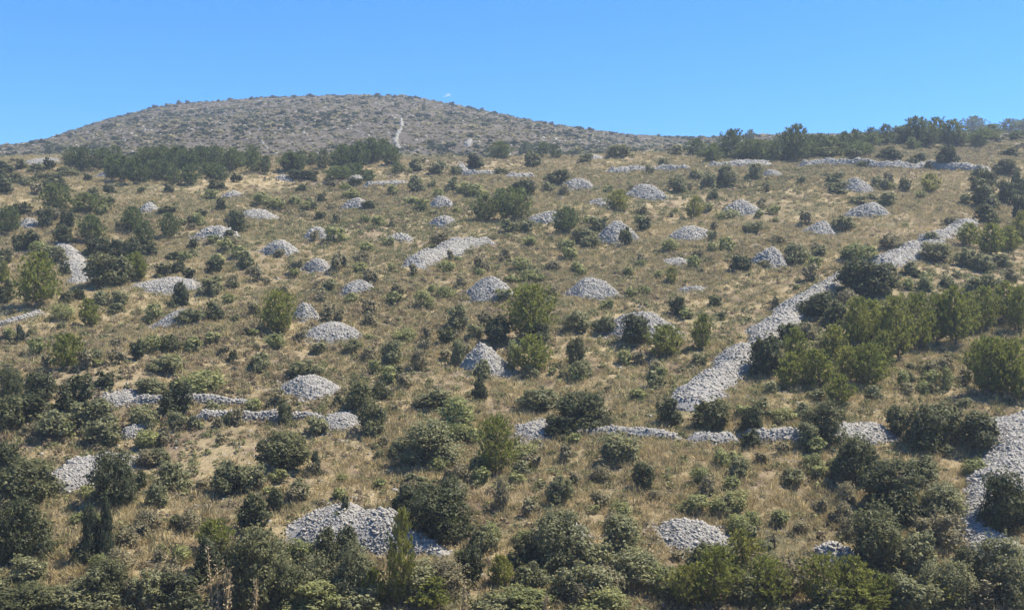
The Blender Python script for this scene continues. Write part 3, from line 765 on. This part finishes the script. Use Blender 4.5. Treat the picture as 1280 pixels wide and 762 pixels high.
# plants read off the photograph, tile by tile: x, base y, width, height in tile pixels
TILES = [
 (0, 100, .3413, {
  'F': "180 270 30 40, 265 330 60 80, 310 335 60 85, 365 335 60 80, 410 370 50 80, 450 375 60 90, 490 380 60 90, 540 330 60 80, 590 330 60 85, 640 340 60 90, 690 350 60 90, 740 330 50 80, 640 385 50 60, 700 385 60 70, 520 380 50 60, 780 360 60 50, 800 330 60 80, 850 335 60 80, 930 340 50 70, 970 345 40 60, 1050 330 40 60, 1100 325 40 60, 1180 330 40 70, 1230 340 50 70, 205 485 90 95, 25 570 70 100, 330 490 130 70, 335 590 100 90, 490 560 80 90, 525 600 70 75, 620 580 60 85, 430 350 60 70, 570 370 60 70, 610 375 60 70",
  'P': "490 735 70 90, 10 750 40 80",
  'D': "865 375 40 30, 1080 365 60 35, 1130 365 60 35, 1205 378 40 30, 1105 410 40 30, 1180 450 35 35, 30 340 60 30, 60 305 40 15, 320 370 30 25, 340 430 35 35, 400 415 50 30, 515 415 30 20, 620 410 35 30, 790 400 70 30, 20 415 60 50, 80 500 60 50, 165 540 50 70, 245 555 60 75, 230 600 80 60, 115 620 70 65, 65 625 35 60, 20 670 40 50, 810 480 35 45, 740 505 35 30, 870 560 70 80, 705 620 40 35, 840 580 40 30, 350 640 90 60, 430 650 70 60, 480 650 90 70, 540 640 60 50, 400 755 150 110, 370 700 80 60, 235 715 40 50, 600 715 50 40, 650 705 50 40, 695 725 50 35, 785 705 55 50, 630 660 50 30, 605 490 80 28",
  'L': "770 440 60 35, 955 460 65 45, 1080 460 50 30, 1010 475 60 40, 780 600 45 30, 720 540 50 50, 1230 600 70 60, 830 620 60 40, 880 650 60 40",
  'B': "850 755 45 45, 975 750 40 30, 1080 705 50 45, 1235 705 50 70, 1150 590 35 40, 1020 645 45 25",
  'O': "200 670 90 60, 900 690 60 60, 860 520 70 40, 250 360 80 40, 130 340 60 30, 100 390 60 30, 180 400 60 40"}),
 (420, 100, .34375, {
  'F': "30 330 70 90, 80 330 70 100, 130 300 70 80, 170 290 70 70, 200 310 60 60, 540 515 80 90, 640 510 110 110, 600 480 60 80, 830 560 70 90, 690 280 40 50, 600 290 80 60, 800 290 40 50, 750 280 40 50",
  'P': "1020 475 80 70, 1220 740 40 55",
  'O': "290 410 60 60, 370 345 60 50, 425 405 50 50, 350 395 30 30, 440 345 40 30, 290 330 50 40, 630 550 60 40, 690 550 60 40, 900 595 90 55, 930 610 70 40, 950 550 60 50, 1240 280 50 40, 1195 315 40 30, 1140 340 30 30, 1240 410 70 60, 1030 280 90 40, 870 275 50 30, 910 300 50 30",
  'L': "470 415 60 40, 510 430 60 50, 60 430 60 30, 310 475 60 40, 150 530 50 35, 30 405 40 30, 270 455 60 30, 670 695 80 50, 880 705 50 40, 840 620 60 40, 850 650 50 40, 640 740 60 30, 700 600 50 30, 400 700 60 40, 1215 620 70 40",
  'D': "510 320 70 50, 720 320 60 60, 605 350 50 30, 680 420 80 55, 810 380 90 50, 1055 605 45 65, 1120 545 60 45, 120 470 50 30, 70 385 50 30",
  'B': "380 610 90 60, 95 665 70 40, 20 690 50 60, 280 710 40 40, 520 700 50 60, 415 660 30 40, 130 740 60 50, 800 700 40 40"}),
 (850, 100, .3413, {
  'F': "195 290 80 120, 60 280 60 70, 120 300 60 60, 255 230 40 50, 255 300 60 90, 300 300 60 80, 345 300 50 80, 390 300 80 120, 420 300 100 150, 480 290 60 100, 520 280 60 90, 560 280 60 80, 600 270 60 90, 650 255 60 80, 700 250 60 80, 750 240 60 85, 800 240 60 75, 870 245 110 120, 945 240 70 115, 1005 240 90 105, 1075 172 75 62, 1140 215 90 60, 1200 190 60 50, 1245 175 50 40, 1225 220 40 40, 900 245 80 90, 830 240 70 80, 1275 190 60 60",
  'L': "550 285 80 40, 165 515 90 40, 165 630 60 50, 490 700 60 50, 345 490 50 30, 640 660 100 60, 690 670 70 60",
  'D': "642 297 45 40, 765 290 80 45, 845 320 40 35, 970 320 75 75, 880 300 40 30, 1180 355 90 60, 1210 280 70 30, 905 330 30 30, 665 325 50 30, 825 405 40 45, 1110 410 90 80, 1120 480 110 110, 1130 530 90 70, 1200 460 80 90, 1240 430 60 90, 1250 520 60 90, 225 695 70 55, 660 765 150 85, 740 745 100 70",
  'O': "170 395 70 80, 105 400 50 60, 275 370 60 60, 60 360 60 30, 445 385 35 30, 570 380 60 40, 580 420 70 45, 730 395 60 40, 760 460 70 45, 655 455 60 30, 1045 460 50 40, 270 560 80 40, 600 550 80 50, 430 675 90 70, 930 660 110 60, 920 600 60 40, 845 710 60 40, 1050 680 80 60, 1110 700 80 60, 1170 690 80 50",
  'P': "915 415 70 65, 50 510 60 80, 1060 610 70 80, 1140 645 100 110, 1210 630 80 90, 1255 590 60 100",
  'B': "320 410 25 30, 300 475 40 40, 465 530 60 45, 980 530 50 30, 780 620 100 60, 350 600 90 30, 65 650 50 30, 310 682 50 22, 510 640 50 40"}),
 (0, 300, .3413, {
  'P': "132 250 150 195, 500 150 80 100, 330 320 70 100, 245 470 110 120, 1020 345 120 150",
  'D': "20 230 60 80, 290 220 40 40, 245 230 50 40, 500 440 50 70, 620 410 90 60, 545 305 35 30, 628 255 35 35, 670 240 65 80, 775 295 75 65, 855 445 35 40, 650 632 115 105, 1045 672 70 85, 35 640 70 150, 60 560 60 70, 150 590 100 100, 100 660 150 90, 280 620 130 120, 1240 610 50 40, 30 510 80 40, 380 535 70 50, 10 700 120 120",
  'C': "72 375 35 60",
  'O': "370 240 60 50, 430 240 80 50, 340 450 60 50, 700 305 110 50, 775 195 80 60, 610 480 130 50, 550 560 110 50, 1110 505 130 60, 645 690 80 60, 190 720 140 90, 350 690 160 100, 360 750 130 80, 530 690 90 80, 835 680 30 50, 1160 710 70 60, 950 480 75 65",
  'L': "230 295 80 60, 130 420 60 60, 540 410 80 60, 780 380 60 40, 1000 395 70 50, 730 555 170 75, 540 760 90 60, 630 460 60 40",
  'B': "430 455 60 50, 935 275 50 45, 1095 375 40 40, 820 420 40 30, 900 345 40 30, 600 760 60 60"}),
 (420, 300, .34375, {
  'P': "700 365 160 190, 715 485 110 130, 1200 425 110 110",
  'D': "580 380 110 100, 745 370 90 80, 520 580 50 80, 400 380 60 60, 225 510 50 50, 900 680 210 120, 820 710 110 70, 80 620 110 100, 135 700 90 100, 160 580 80 60, 870 455 60 95, 1095 375 110 100, 1240 270 70 60, 1205 670 90 90",
  'O': "530 500 60 60, 445 320 70 80, 500 360 60 50, 60 410 70 50, 210 450 90 80, 440 460 60 90, 735 620 150 75, 350 610 140 60, 890 500 80 60, 865 335 90 70, 975 340 70 60, 1160 540 60 60, 610 220 60 40",
  'L': "645 470 60 100, 250 370 80 50, 440 690 140 110, 880 510 70 60, 215 230 60 40, 320 245 70 60, 400 210 70 40, 700 150 80 40",
  'B': "300 470 60 70, 680 230 60 50, 330 360 40 40, 130 170 50 60, 790 210 50 40"}),
 (850, 300, .3413, {
  'D': "680 200 160 120, 750 200 90 70, 520 280 150 80, 570 320 100 90, 310 490 120 130, 400 370 70 60, 110 690 140 100, 260 705 90 90, 255 755 70 60, 530 740 140 140, 800 710 90 100, 900 765 160 150, 980 740 150 130, 1100 765 140 130, 125 245 50 40, 155 290 30 25",
  'P': "400 540 90 120, 430 470 100 140, 510 540 110 130, 580 610 90 110, 560 450 100 130, 690 540 130 150, 650 400 110 180, 700 380 120 150, 800 440 120 220, 880 410 110 200, 1010 390 130 210, 1060 350 90 150, 1120 330 90 150, 1200 300 120 140, 1240 340 80 160, 1130 570 130 200, 1200 565 140 190, 1250 590 90 130, 1090 510 80 130, 80 400 70 120, 760 400 90 150, 740 460 80 120, 940 380 90 170, 615 520 80 120",
  'L': "380 665 80 50, 815 550 45 70, 920 530 70 50, 980 550 50 80",
  'O': "450 660 60 60, 460 765 80 90, 1040 620 60 40, 890 190 40 50, 1075 180 70 40, 980 170 60 40, 1130 180 90 50",
  'B': "620 240 80 60, 350 250 50 40, 480 150 60 60"}),
 (0, 500, .3437, {
  'D': "100 385 210 160, 30 250 100 90, 90 585 180 210, 20 610 90 200, 415 385 150 190, 510 320 50 60, 1035 247 190 125, 910 472 100 125, 1000 400 60 80, 745 640 100 130, 920 745 190 250, 1190 605 80 130, 550 730 50 80, 1050 765 130 150, 150 560 90 120, 850 700 100 160",
  'C': "325 590 65 195, 378 585 60 200, 1145 272 42 80",
  'O': "100 660 130 90, 630 312 110 80, 560 392 80 80, 835 332 130 100, 920 322 100 80, 1085 362 80 60, 1140 725 130 150, 650 765 80 80, 60 760 150 70, 200 765 160 80, 350 765 170 70, 1230 740 100 120, 1000 640 120 120, 1200 450 60 50",
  'L': "365 622 70 60, 352 658 85 35, 655 592 80 60, 1090 600 120 90, 540 170 90 50",
  'P': "780 560 110 120, 1240 500 70 90",
  'B': "540 240 100 60, 530 480 90 80, 700 480 80 80, 430 640 90 100, 600 700 110 110, 480 740 90 90, 730 330 60 40"}),
 (420, 500, .34375, {
  'P': "235 757 100 335, 330 762 150 110, 150 752 110 130, 580 275 120 200, 600 680 90 110",
  'C': "32 490 46 130, 100 480 32 85",
  'D': "375 505 230 195, 270 425 130 110, 485 672 90 130, 690 602 120 110, 1120 322 70 90, 40 590 90 120",
  'O': "330 225 200 140, 830 615 200 195, 1030 562 150 130, 820 385 100 100, 1040 225 130 100, 1090 665 200 110, 50 745 150 200, 240 210 90 70, 700 700 120 100, 830 730 130 110, 530 560 100 90, 960 620 110 90",
  'L': "680 242 90 80, 870 162 50 40, 560 520 80 70, 960 765 200 80, 440 150 100 60, 760 560 70 50, 640 760 110 80, 1030 430 90 60",
  'B': "605 402 60 110, 460 300 80 70, 960 300 80 60, 700 420 60 60, 900 760 90 90"}),
 (850, 500, .3437, {
  'D': "780 435 220 200, 640 305 150 160, 710 615 200 215, 1180 475 170 200, 90 635 140 110, 440 700 90 120, 1040 700 110 150",
  'P': "230 650 150 170, 120 745 180 200, 310 755 160 170, 530 765 150 190, 640 750 170 170, 740 760 110 120, 30 760 110 150",
  'O': "970 435 180 120, 870 625 130 130, 930 745 120 140, 1010 750 140 150, 1150 705 200 190, 1235 750 120 160, 880 300 110 90, 410 310 80 60, 60 640 90 60, 820 745 110 110",
  'L': "590 285 70 90, 1070 275 100 60, 60 405 110 60, 190 400 100 70, 210 480 90 60, 960 765 110 60, 640 470 60 60",
  'B': "900 520 120 90, 500 300 50 40, 980 540 140 120, 440 480 60 40, 330 540 60 50, 300 230 60 40"}),
]
for ox, oy, s, kinds in TILES:
    for k, rows in kinds.items():
        for row in rows.split(','):
            x, y, w, h = (float(v) for v in row.split())
            hs = .84 if k == 'F' and oy + y * s < 207 and ox + x * s > 860 else 1.0
            plant(k, ox + x * s, oy + y * s, w * s, h * s * hs)

def thicket():
    """the dense belt of bushes at the foot of the slope"""
    for i, x in enumerate(range(-20, 1310, 34)):
        k = "ODDOOD"[i % 6] if x < 320 else "OBPOLOOB"[i % 8] if x < 800 else "PLOPOBPO"[i % 8]
        if 245 < x < 330 or (x > 420 and i % 3 == 0): continue
        plant(k, x + rng.uniform(-12, 12), rng.uniform(738, 772), rng.uniform(36, 78), rng.uniform(20, 48) * (1.15 if k == 'P' else 1))
thicket()

for i in range(18):          # smaller trees that close the gaps in the skyline row and the belt under the hill
    x = rng.uniform(862, 1290); plant('F', x, np.interp(x, [862, 1040, 1190, 1290], [200, 196, 181, 176]) + rng.uniform(-4, 4), rng.uniform(14, 28), rng.uniform(10, 20))
for i in range(26):
    plant('F', 75 + rng.uniform(0, 430), rng.uniform(203, 229), rng.uniform(14, 26), rng.uniform(12, 22))
for i in range(16):
    plant('D', rng.uniform(-10, 85), rng.uniform(196, 245), rng.uniform(14, 26), rng.uniform(8, 15))

def on_stone(X, Y, pad=.3):
    for fx, fy, rx, ry in FOOT:
        if ((X - fx) / (rx + pad)) ** 2 + ((Y - fy) / (ry + pad)) ** 2 < 1: return True
    return False

def scatter():
    """the smaller bushes between the big ones"""
    want = {'B': 130, 'O': 110, 'L': 150, 'D': 20}
    for k, n in want.items():
        done = tries = 0
        while done < n and tries < n * 12:
            tries += 1
            x = rng.uniform(-40, 1320); y = 205 + 500 * rng.uniform() ** .85
            if k == 'D' and not (x < 420 or x > 900 or y < 330): continue
            if k == 'L' and rng.uniform() < .6 and not (380 < x < 900 and 240 < y < 400): continue
            X, Y, Z = ground_at(x, y)
            if on_stone(X, Y, .8): continue
            w = rng.uniform(9, 21) * (.7 + .7 * (y - 200) / 500)
            h = w * rng.uniform(.55, .95) * (1.25 if k == 'B' else 1)
            plant(k, x, y, w, h); done += 1
    # scrub that shows singly on the far hill and its skyline
    done = 0
    while done < 110:
        x = rng.uniform(20, 900); top = np.interp(x, SKY_X, SKY_Y)
        y = top + 1.5 + (193 - top) * rng.uniform() ** 1.1 if done % 3 else top + 1.2
        if y > 194: continue
        w = rng.uniform(3, 7.5); plant('D', x, y, w, w * rng.uniform(.45, .75)); done += 1
scatter()

# saplings and dead stalks
def dead_stalk(px, by, w, h, label):
    X, Y, Z = ground_at(px, by); m = Y / F_PX
    root = link("dead_stalk", None, loc=(X, Y, Z)); root.empty_display_size = .3
    tag(root, label, "dead plant", "dead stalks in the thicket")
    hm, wm = h * m, w * m
    stems, heads = [], []
    for k in range(max(2, int(w / 6))):
        x0 = rng.uniform(-.4, .4) * wm; top = np.array([x0 + rng.normal(0, .12) * wm, rng.normal(0, .12) * wm, hm * rng.uniform(.6, 1.0)])
        b = np.array([x0 * .6, rng.normal(0, .1) * wm, -.05]); md = (b + top) / 2 + rng.normal(0, .05, 3)
        V, Fq = tubes([cone_tube(b, md, .035, .028), cone_tube(md, top, .028, .012)])
        link("stem", mesh_from("stem", V, Fq, [MAT['straw']]), root)
        for q in np.linspace(.35, 1, 9):
            p = b + (top - b) * q
            heads.append(p + rng.normal(0, .07, (7, 3)) * np.array([1, 1, 1.4]))
    P = np.concatenate(heads)
    link("seed_heads", quads_mesh("seed_heads", leaf_quads(P, unit(rng.normal(0, 1, P.shape)), .075, 2.4), MAT['straw']), root)
dead_stalk(277, 782, 40, 98, "clump of bleached dead stalks before a dark oak in the bottom thicket")
dead_stalk(314, 784, 22, 62, "small group of bleached dead stalks beside the larger dead clump")
dead_stalk(580, 786, 9, 66, "single pale dead stalk standing in the bottom thicket")
dead_stalk(683, 786, 7, 56, "thin grey dead stalk among green bushes of the bottom thicket")

# ------------------------------------------------------------------ ground cover: what nobody could count
PROTO = bpy.data.collections.new("cover_prototypes")
def tuft_mesh(name, n, spread, hgt, wid, mat, droop=.5):
    b = rng.normal(0, spread, (n, 3)); b[:, 2] = -.02
    d = unit(np.stack([rng.normal(0, droop, n), rng.normal(0, droop, n), np.ones(n)], 1))
    L = hgt * rng.uniform(.5, 1.2, n)[:, None]
    sd = unit(np.cross(d, rng.normal(0, 1, (n, 3)))) * wid
    V = np.stack([b - sd, b + d * L * .55 - sd * .8, b + d * L + np.stack([d[:, 0], d[:, 1], -.3 * np.ones(n)], 1) * L * .2, b + d * L * .55 + sd * .8], 1)
    return quads_mesh(name, V, mat)

def clump_mesh(name, n, size, mat):
    p = unit(rng.normal(0, 1, (n, 3))) * rng.uniform(.55, 1, (n, 1)) * np.array([.5, .5, .6]); p[:, 2] = np.abs(p[:, 2])
    p[:, :2] *= 1 + .3 * np.sin(np.arctan2(p[:, 1], p[:, 0]) * 3 + rng.uniform(0, 6))[:, None]
    return quads_mesh(name, leaf_quads(p, unit(p + rng.normal(0, .5, p.shape)), size), mat)

def cover(name, protos, pts, scl, label, cat):
    coll = bpy.data.collections.new(name + "_prototypes")
    for me in protos: coll.objects.link(bpy.data.objects.new(name + "_piece", me))
    n = len(pts)
    me = bpy.data.meshes.new(name); me.vertices.add(n)
    me.vertices.foreach_set("co", np.ascontiguousarray(pts, np.float32).ravel())
    a = me.attributes.new("rot", 'FLOAT_VECTOR', 'POINT')
    r = np.zeros((n, 3), np.float32); r[:, 2] = rng.uniform(0, 6.28, n); r[:, :2] = rng.normal(0, .12, (n, 2))
    a.data.foreach_set("vector", r.ravel())
    a = me.attributes.new("scl", 'FLOAT_VECTOR', 'POINT'); a.data.foreach_set("vector", np.ascontiguousarray(scl, np.float32).ravel())
    o = link(name, me); tag(o, label, cat, kind="stuff")
    g = bpy.data.node_groups.new(name, 'GeometryNodeTree')
    g.interface.new_socket("Geometry", in_out='INPUT', socket_type='NodeSocketGeometry')
    g.interface.new_socket("Geometry", in_out='OUTPUT', socket_type='NodeSocketGeometry')
    N, Lk = g.nodes, g.links
    gi, go = N.new("NodeGroupInput"), N.new("NodeGroupOutput")
    iop = N.new("GeometryNodeInstanceOnPoints"); ci = N.new("GeometryNodeCollectionInfo")
    ci.inputs["Collection"].default_value = coll
    ci.inputs["Separate Children"].default_value = True; ci.inputs["Reset Children"].default_value = True
    iop.inputs["Pick Instance"].default_value = True
    ra = N.new("GeometryNodeInputNamedAttribute"); ra.data_type = 'FLOAT_VECTOR'; ra.inputs[0].default_value = "rot"
    sa = N.new("GeometryNodeInputNamedAttribute"); sa.data_type = 'FLOAT_VECTOR'; sa.inputs[0].default_value = "scl"
    e2r = N.new("FunctionNodeEulerToRotation")
    Lk.new(gi.outputs[0], iop.inputs["Points"]); Lk.new(ci.outputs[0], iop.inputs["Instance"])
    Lk.new(ra.outputs[0], e2r.inputs[0]); Lk.new(e2r.outputs[0], iop.inputs["Rotation"]); Lk.new(sa.outputs[0], iop.inputs["Scale"])
    Lk.new(iop.outputs[0], go.inputs[0])
    md = o.modifiers.new("cover", 'NODES'); md.node_group = g
    return o

FT = np.array(FOOT)
def field(n, y0, y1, margin=.30, power=1.25):
    """n random ground points between two distances, thinner with distance, clear of the stone heaps"""
    n = int(n * (.457 + margin) / .537)
    t = rng.uniform(size=n)
    Y = (y0 ** power + t * (y1 ** power - y0 ** power)) ** (1 / power)
    X = rng.uniform(-.457 - margin, .457 + margin, n) * Y
    keep = np.ones(n, bool)
    for fx, fy, rx, ry in FOOT:
        near = np.abs(Y - fy) < ry + .1
        keep[near] &= (((X[near] - fx) / (rx * .9)) ** 2 + ((Y[near] - fy) / (ry * .9)) ** 2) > 1
    return X[keep], Y[keep]

def patch(X, Y, s, ph):
    return .5 + .25 * (np.sin(X * s + ph + 1.7 * np.sin(Y * s * .8 + ph)) + np.sin(Y * s * 1.1 - X * s * .6 + 2 * ph)) + .22 * np.sin(X * s * 2.9 + ph) * np.sin(Y * s * 2.6)

def lay(name, protos, n, y0, y1, smin, smax, mask, label, cat, zs=1.0, lift=0.0):
    X, Y = field(n, y0, y1)
    k = mask(X, Y) > rng.uniform(.0, 1.0, len(X)); X, Y = X[k], Y[k]
    s = rng.uniform(smin, smax, len(X)) * (1 + np.maximum(Y - 120, 0) / 500)
    cover(name, protos, np.stack([X, Y, terrain(X, Y) + lift], 1), np.stack([s, s, s * zs * rng.uniform(.7, 1.2, len(X))], 1), label, cat)

lay("dry_grass", [tuft_mesh("grass_tuft", 34, .16, .42, .016, MAT['dry']) for _ in range(5)], 115000, 46, 262, .7, 1.5,
    lambda X, Y: .1 + 1.1 * patch(X, Y, .09, .7), "straw-coloured dry grass covering the slope", "grass")
lay("dry_herbs", [clump_mesh("herb_clump", 46, .16, MAT['brownherb']) for _ in range(5)], 84000, 46, 275, .25, .85,
    lambda X, Y: patch(X, Y, .075, 2.4) ** 2.0, "reddish-brown dry herbs between the bushes", "ground cover", .9)
lay("green_herbs", [clump_mesh("herb_clump", 46, .15, MAT['greenherb']) for _ in range(5)], 105000, 46, 265, .3, .95,
    lambda X, Y: (.65 * patch(X, Y, .06, 4.1) ** 1.8) + .45 * np.exp(-((X - 5) / 34) ** 2 - ((Y - 150) / 48) ** 2), "low yellow-green herbs scattered through the dry grass", "ground cover", .8)
lay("thicket_undergrowth", [clump_mesh("herb_clump", 90, .11, MAT['grey']) for _ in range(4)], 2600, 45, 60, .5, 1.3,
    lambda X, Y: .9 * smooth((59 - Y) / 9) + 0 * X, "low tangled green undergrowth at the foot of the slope", "undergrowth", .9)

def far_cover():
    def hill_pts(n, y0, y1):
        n = int(n * 1.4); Y = rng.uniform(y0, y1, n); X = rng.uniform(-.78, .78, n) * Y
        return X, Y
    X, Y = hill_pts(22000, 262, 640); k = patch(X, Y, .05, 1.1) ** 1.5 > rng.uniform(.05, 1.1, len(X)); X, Y = X[k], Y[k]; s = np.clip(rng.lognormal(.2, .45, len(X)), .5, 3.4)
    cover("hill_scrub", [clump_mesh("scrub_clump", 60, .3, MAT['juniper']) for _ in range(4)], np.stack([X, Y, terrain(X, Y)], 1), np.stack([s, s, s * .7], 1), "dark evergreen scrub dotting the far brown hill", "scrub")
    X, Y = hill_pts(34000, 250, 640); s = rng.lognormal(.1, .4, len(X))
    cover("hill_heath", [clump_mesh("heath_clump", 50, .3, MAT['heath']) for _ in range(4)], np.stack([X, Y, terrain(X, Y)], 1), np.stack([s, s, s * .5], 1), "brown heath covering the far hill", "heath")
    X, Y = hill_pts(9000, 235, 640); s = rng.uniform(.2, .8, len(X))
    cover("hill_rocks", SINGLE_STONES, np.stack([X, Y, terrain(X, Y)], 1), np.stack([s, s, s * .8], 1), "pale limestone rocks strewn over the far hill", "rocks")
    X, Y = field(9000, 48, 240, .05); k = patch(X, Y, .11, 5.5) > rng.uniform(.3, 1.1, len(X)); X, Y = X[k], Y[k]
    s = rng.lognormal(math.log(.13), .4, len(X))
    cover("strewn_stones", SINGLE_STONES, np.stack([X, Y, terrain(X, Y) + .03], 1), np.stack([s, s, s], 1), "single pale stones strewn in the dry grass", "stones")
far_cover()

# ------------------------------------------------------------------ a wisp of cloud beyond the hill, and the air
def cloud():
    u, e = pix_ray(559, 119.5); Y = 4200.0; m = Y / F_PX
    Vs, Fs, o = [], [], 0
    p = (1 + 5 ** .5) / 2
    import bmesh
    bm = bmesh.new()
    for dx, dz, r in ((-3, -1.4, 1.5), (-1, -.4, 2.0), (1.2, .6, 2.3), (2.6, 1.6, 1.7), (.2, 1.9, 1.4), (3.6, -.6, 1.2), (-4.6, -2.2, .9)):
        b2 = bmesh.ops.create_icosphere(bm, subdivisions=3, radius=r * m)
        for v in b2['verts']:
            n = 1 + .22 * math.sin(v.co.x * .9 + dx) * math.sin(v.co.z * 1.1 + dz) + .12 * math.sin(v.co.y * 1.7 + v.co.x * 1.3)
            v.co *= n; v.co.x += dx * m; v.co.z = v.co.z * .62 + dz * m
    me = bpy.data.meshes.new("cloud"); bm.to_mesh(me); bm.free()
    m_ = bpy.data.materials.new("cloud_vapour"); m_.use_nodes = True
    nt = m_.node_tree; nt.nodes.remove(nt.nodes["Principled BSDF"])
    pv = nt.nodes.new("ShaderNodeVolumePrincipled"); pv.inputs["Density"].default_value = .06
    pv.inputs["Color"].default_value = (1, 1, 1, 1); pv.inputs["Anisotropy"].default_value = .2
    nt.links.new(pv.outputs[0], nt.nodes["Material Output"].inputs["Volume"])
    me.materials.append(m_)
    tag(link("cloud", me, loc=(u * Y, Y, e * Y)), "tiny white wisp of cloud just above the far hill", "cloud")
cloud()

def haze():
    x, y0, y1, z0, z1 = 2300.0, -320.0, 1520.0, -400.0, 165.0
    V = np.array([(sx * x, sy, sz) for sx in (-1, 1) for sy in (y0, y1) for sz in (z0, z1)])
    Fq = np.array([(0, 1, 3, 2), (4, 6, 7, 5), (0, 4, 5, 1), (2, 3, 7, 6), (0, 2, 6, 4), (1, 5, 7, 3)])
    m = bpy.data.materials.new("summer_haze"); m.use_nodes = True
    nt = m.node_tree; nt.nodes.remove(nt.nodes["Principled BSDF"])
    pv = nt.nodes.new("ShaderNodeVolumePrincipled")
    pv.inputs["Color"].default_value = (.74, .86, 1, 1)
    pv.inputs["Density"].default_value = .00036
    pv.inputs["Anisotropy"].default_value = .15
    nt.links.new(pv.outputs[0], nt.nodes["Material Output"].inputs["Volume"])
    tag(link("haze", mesh_from("haze", V, Fq, [m])), "thin bluish summer haze over the slope and hill", "haze", kind="stuff")
haze()
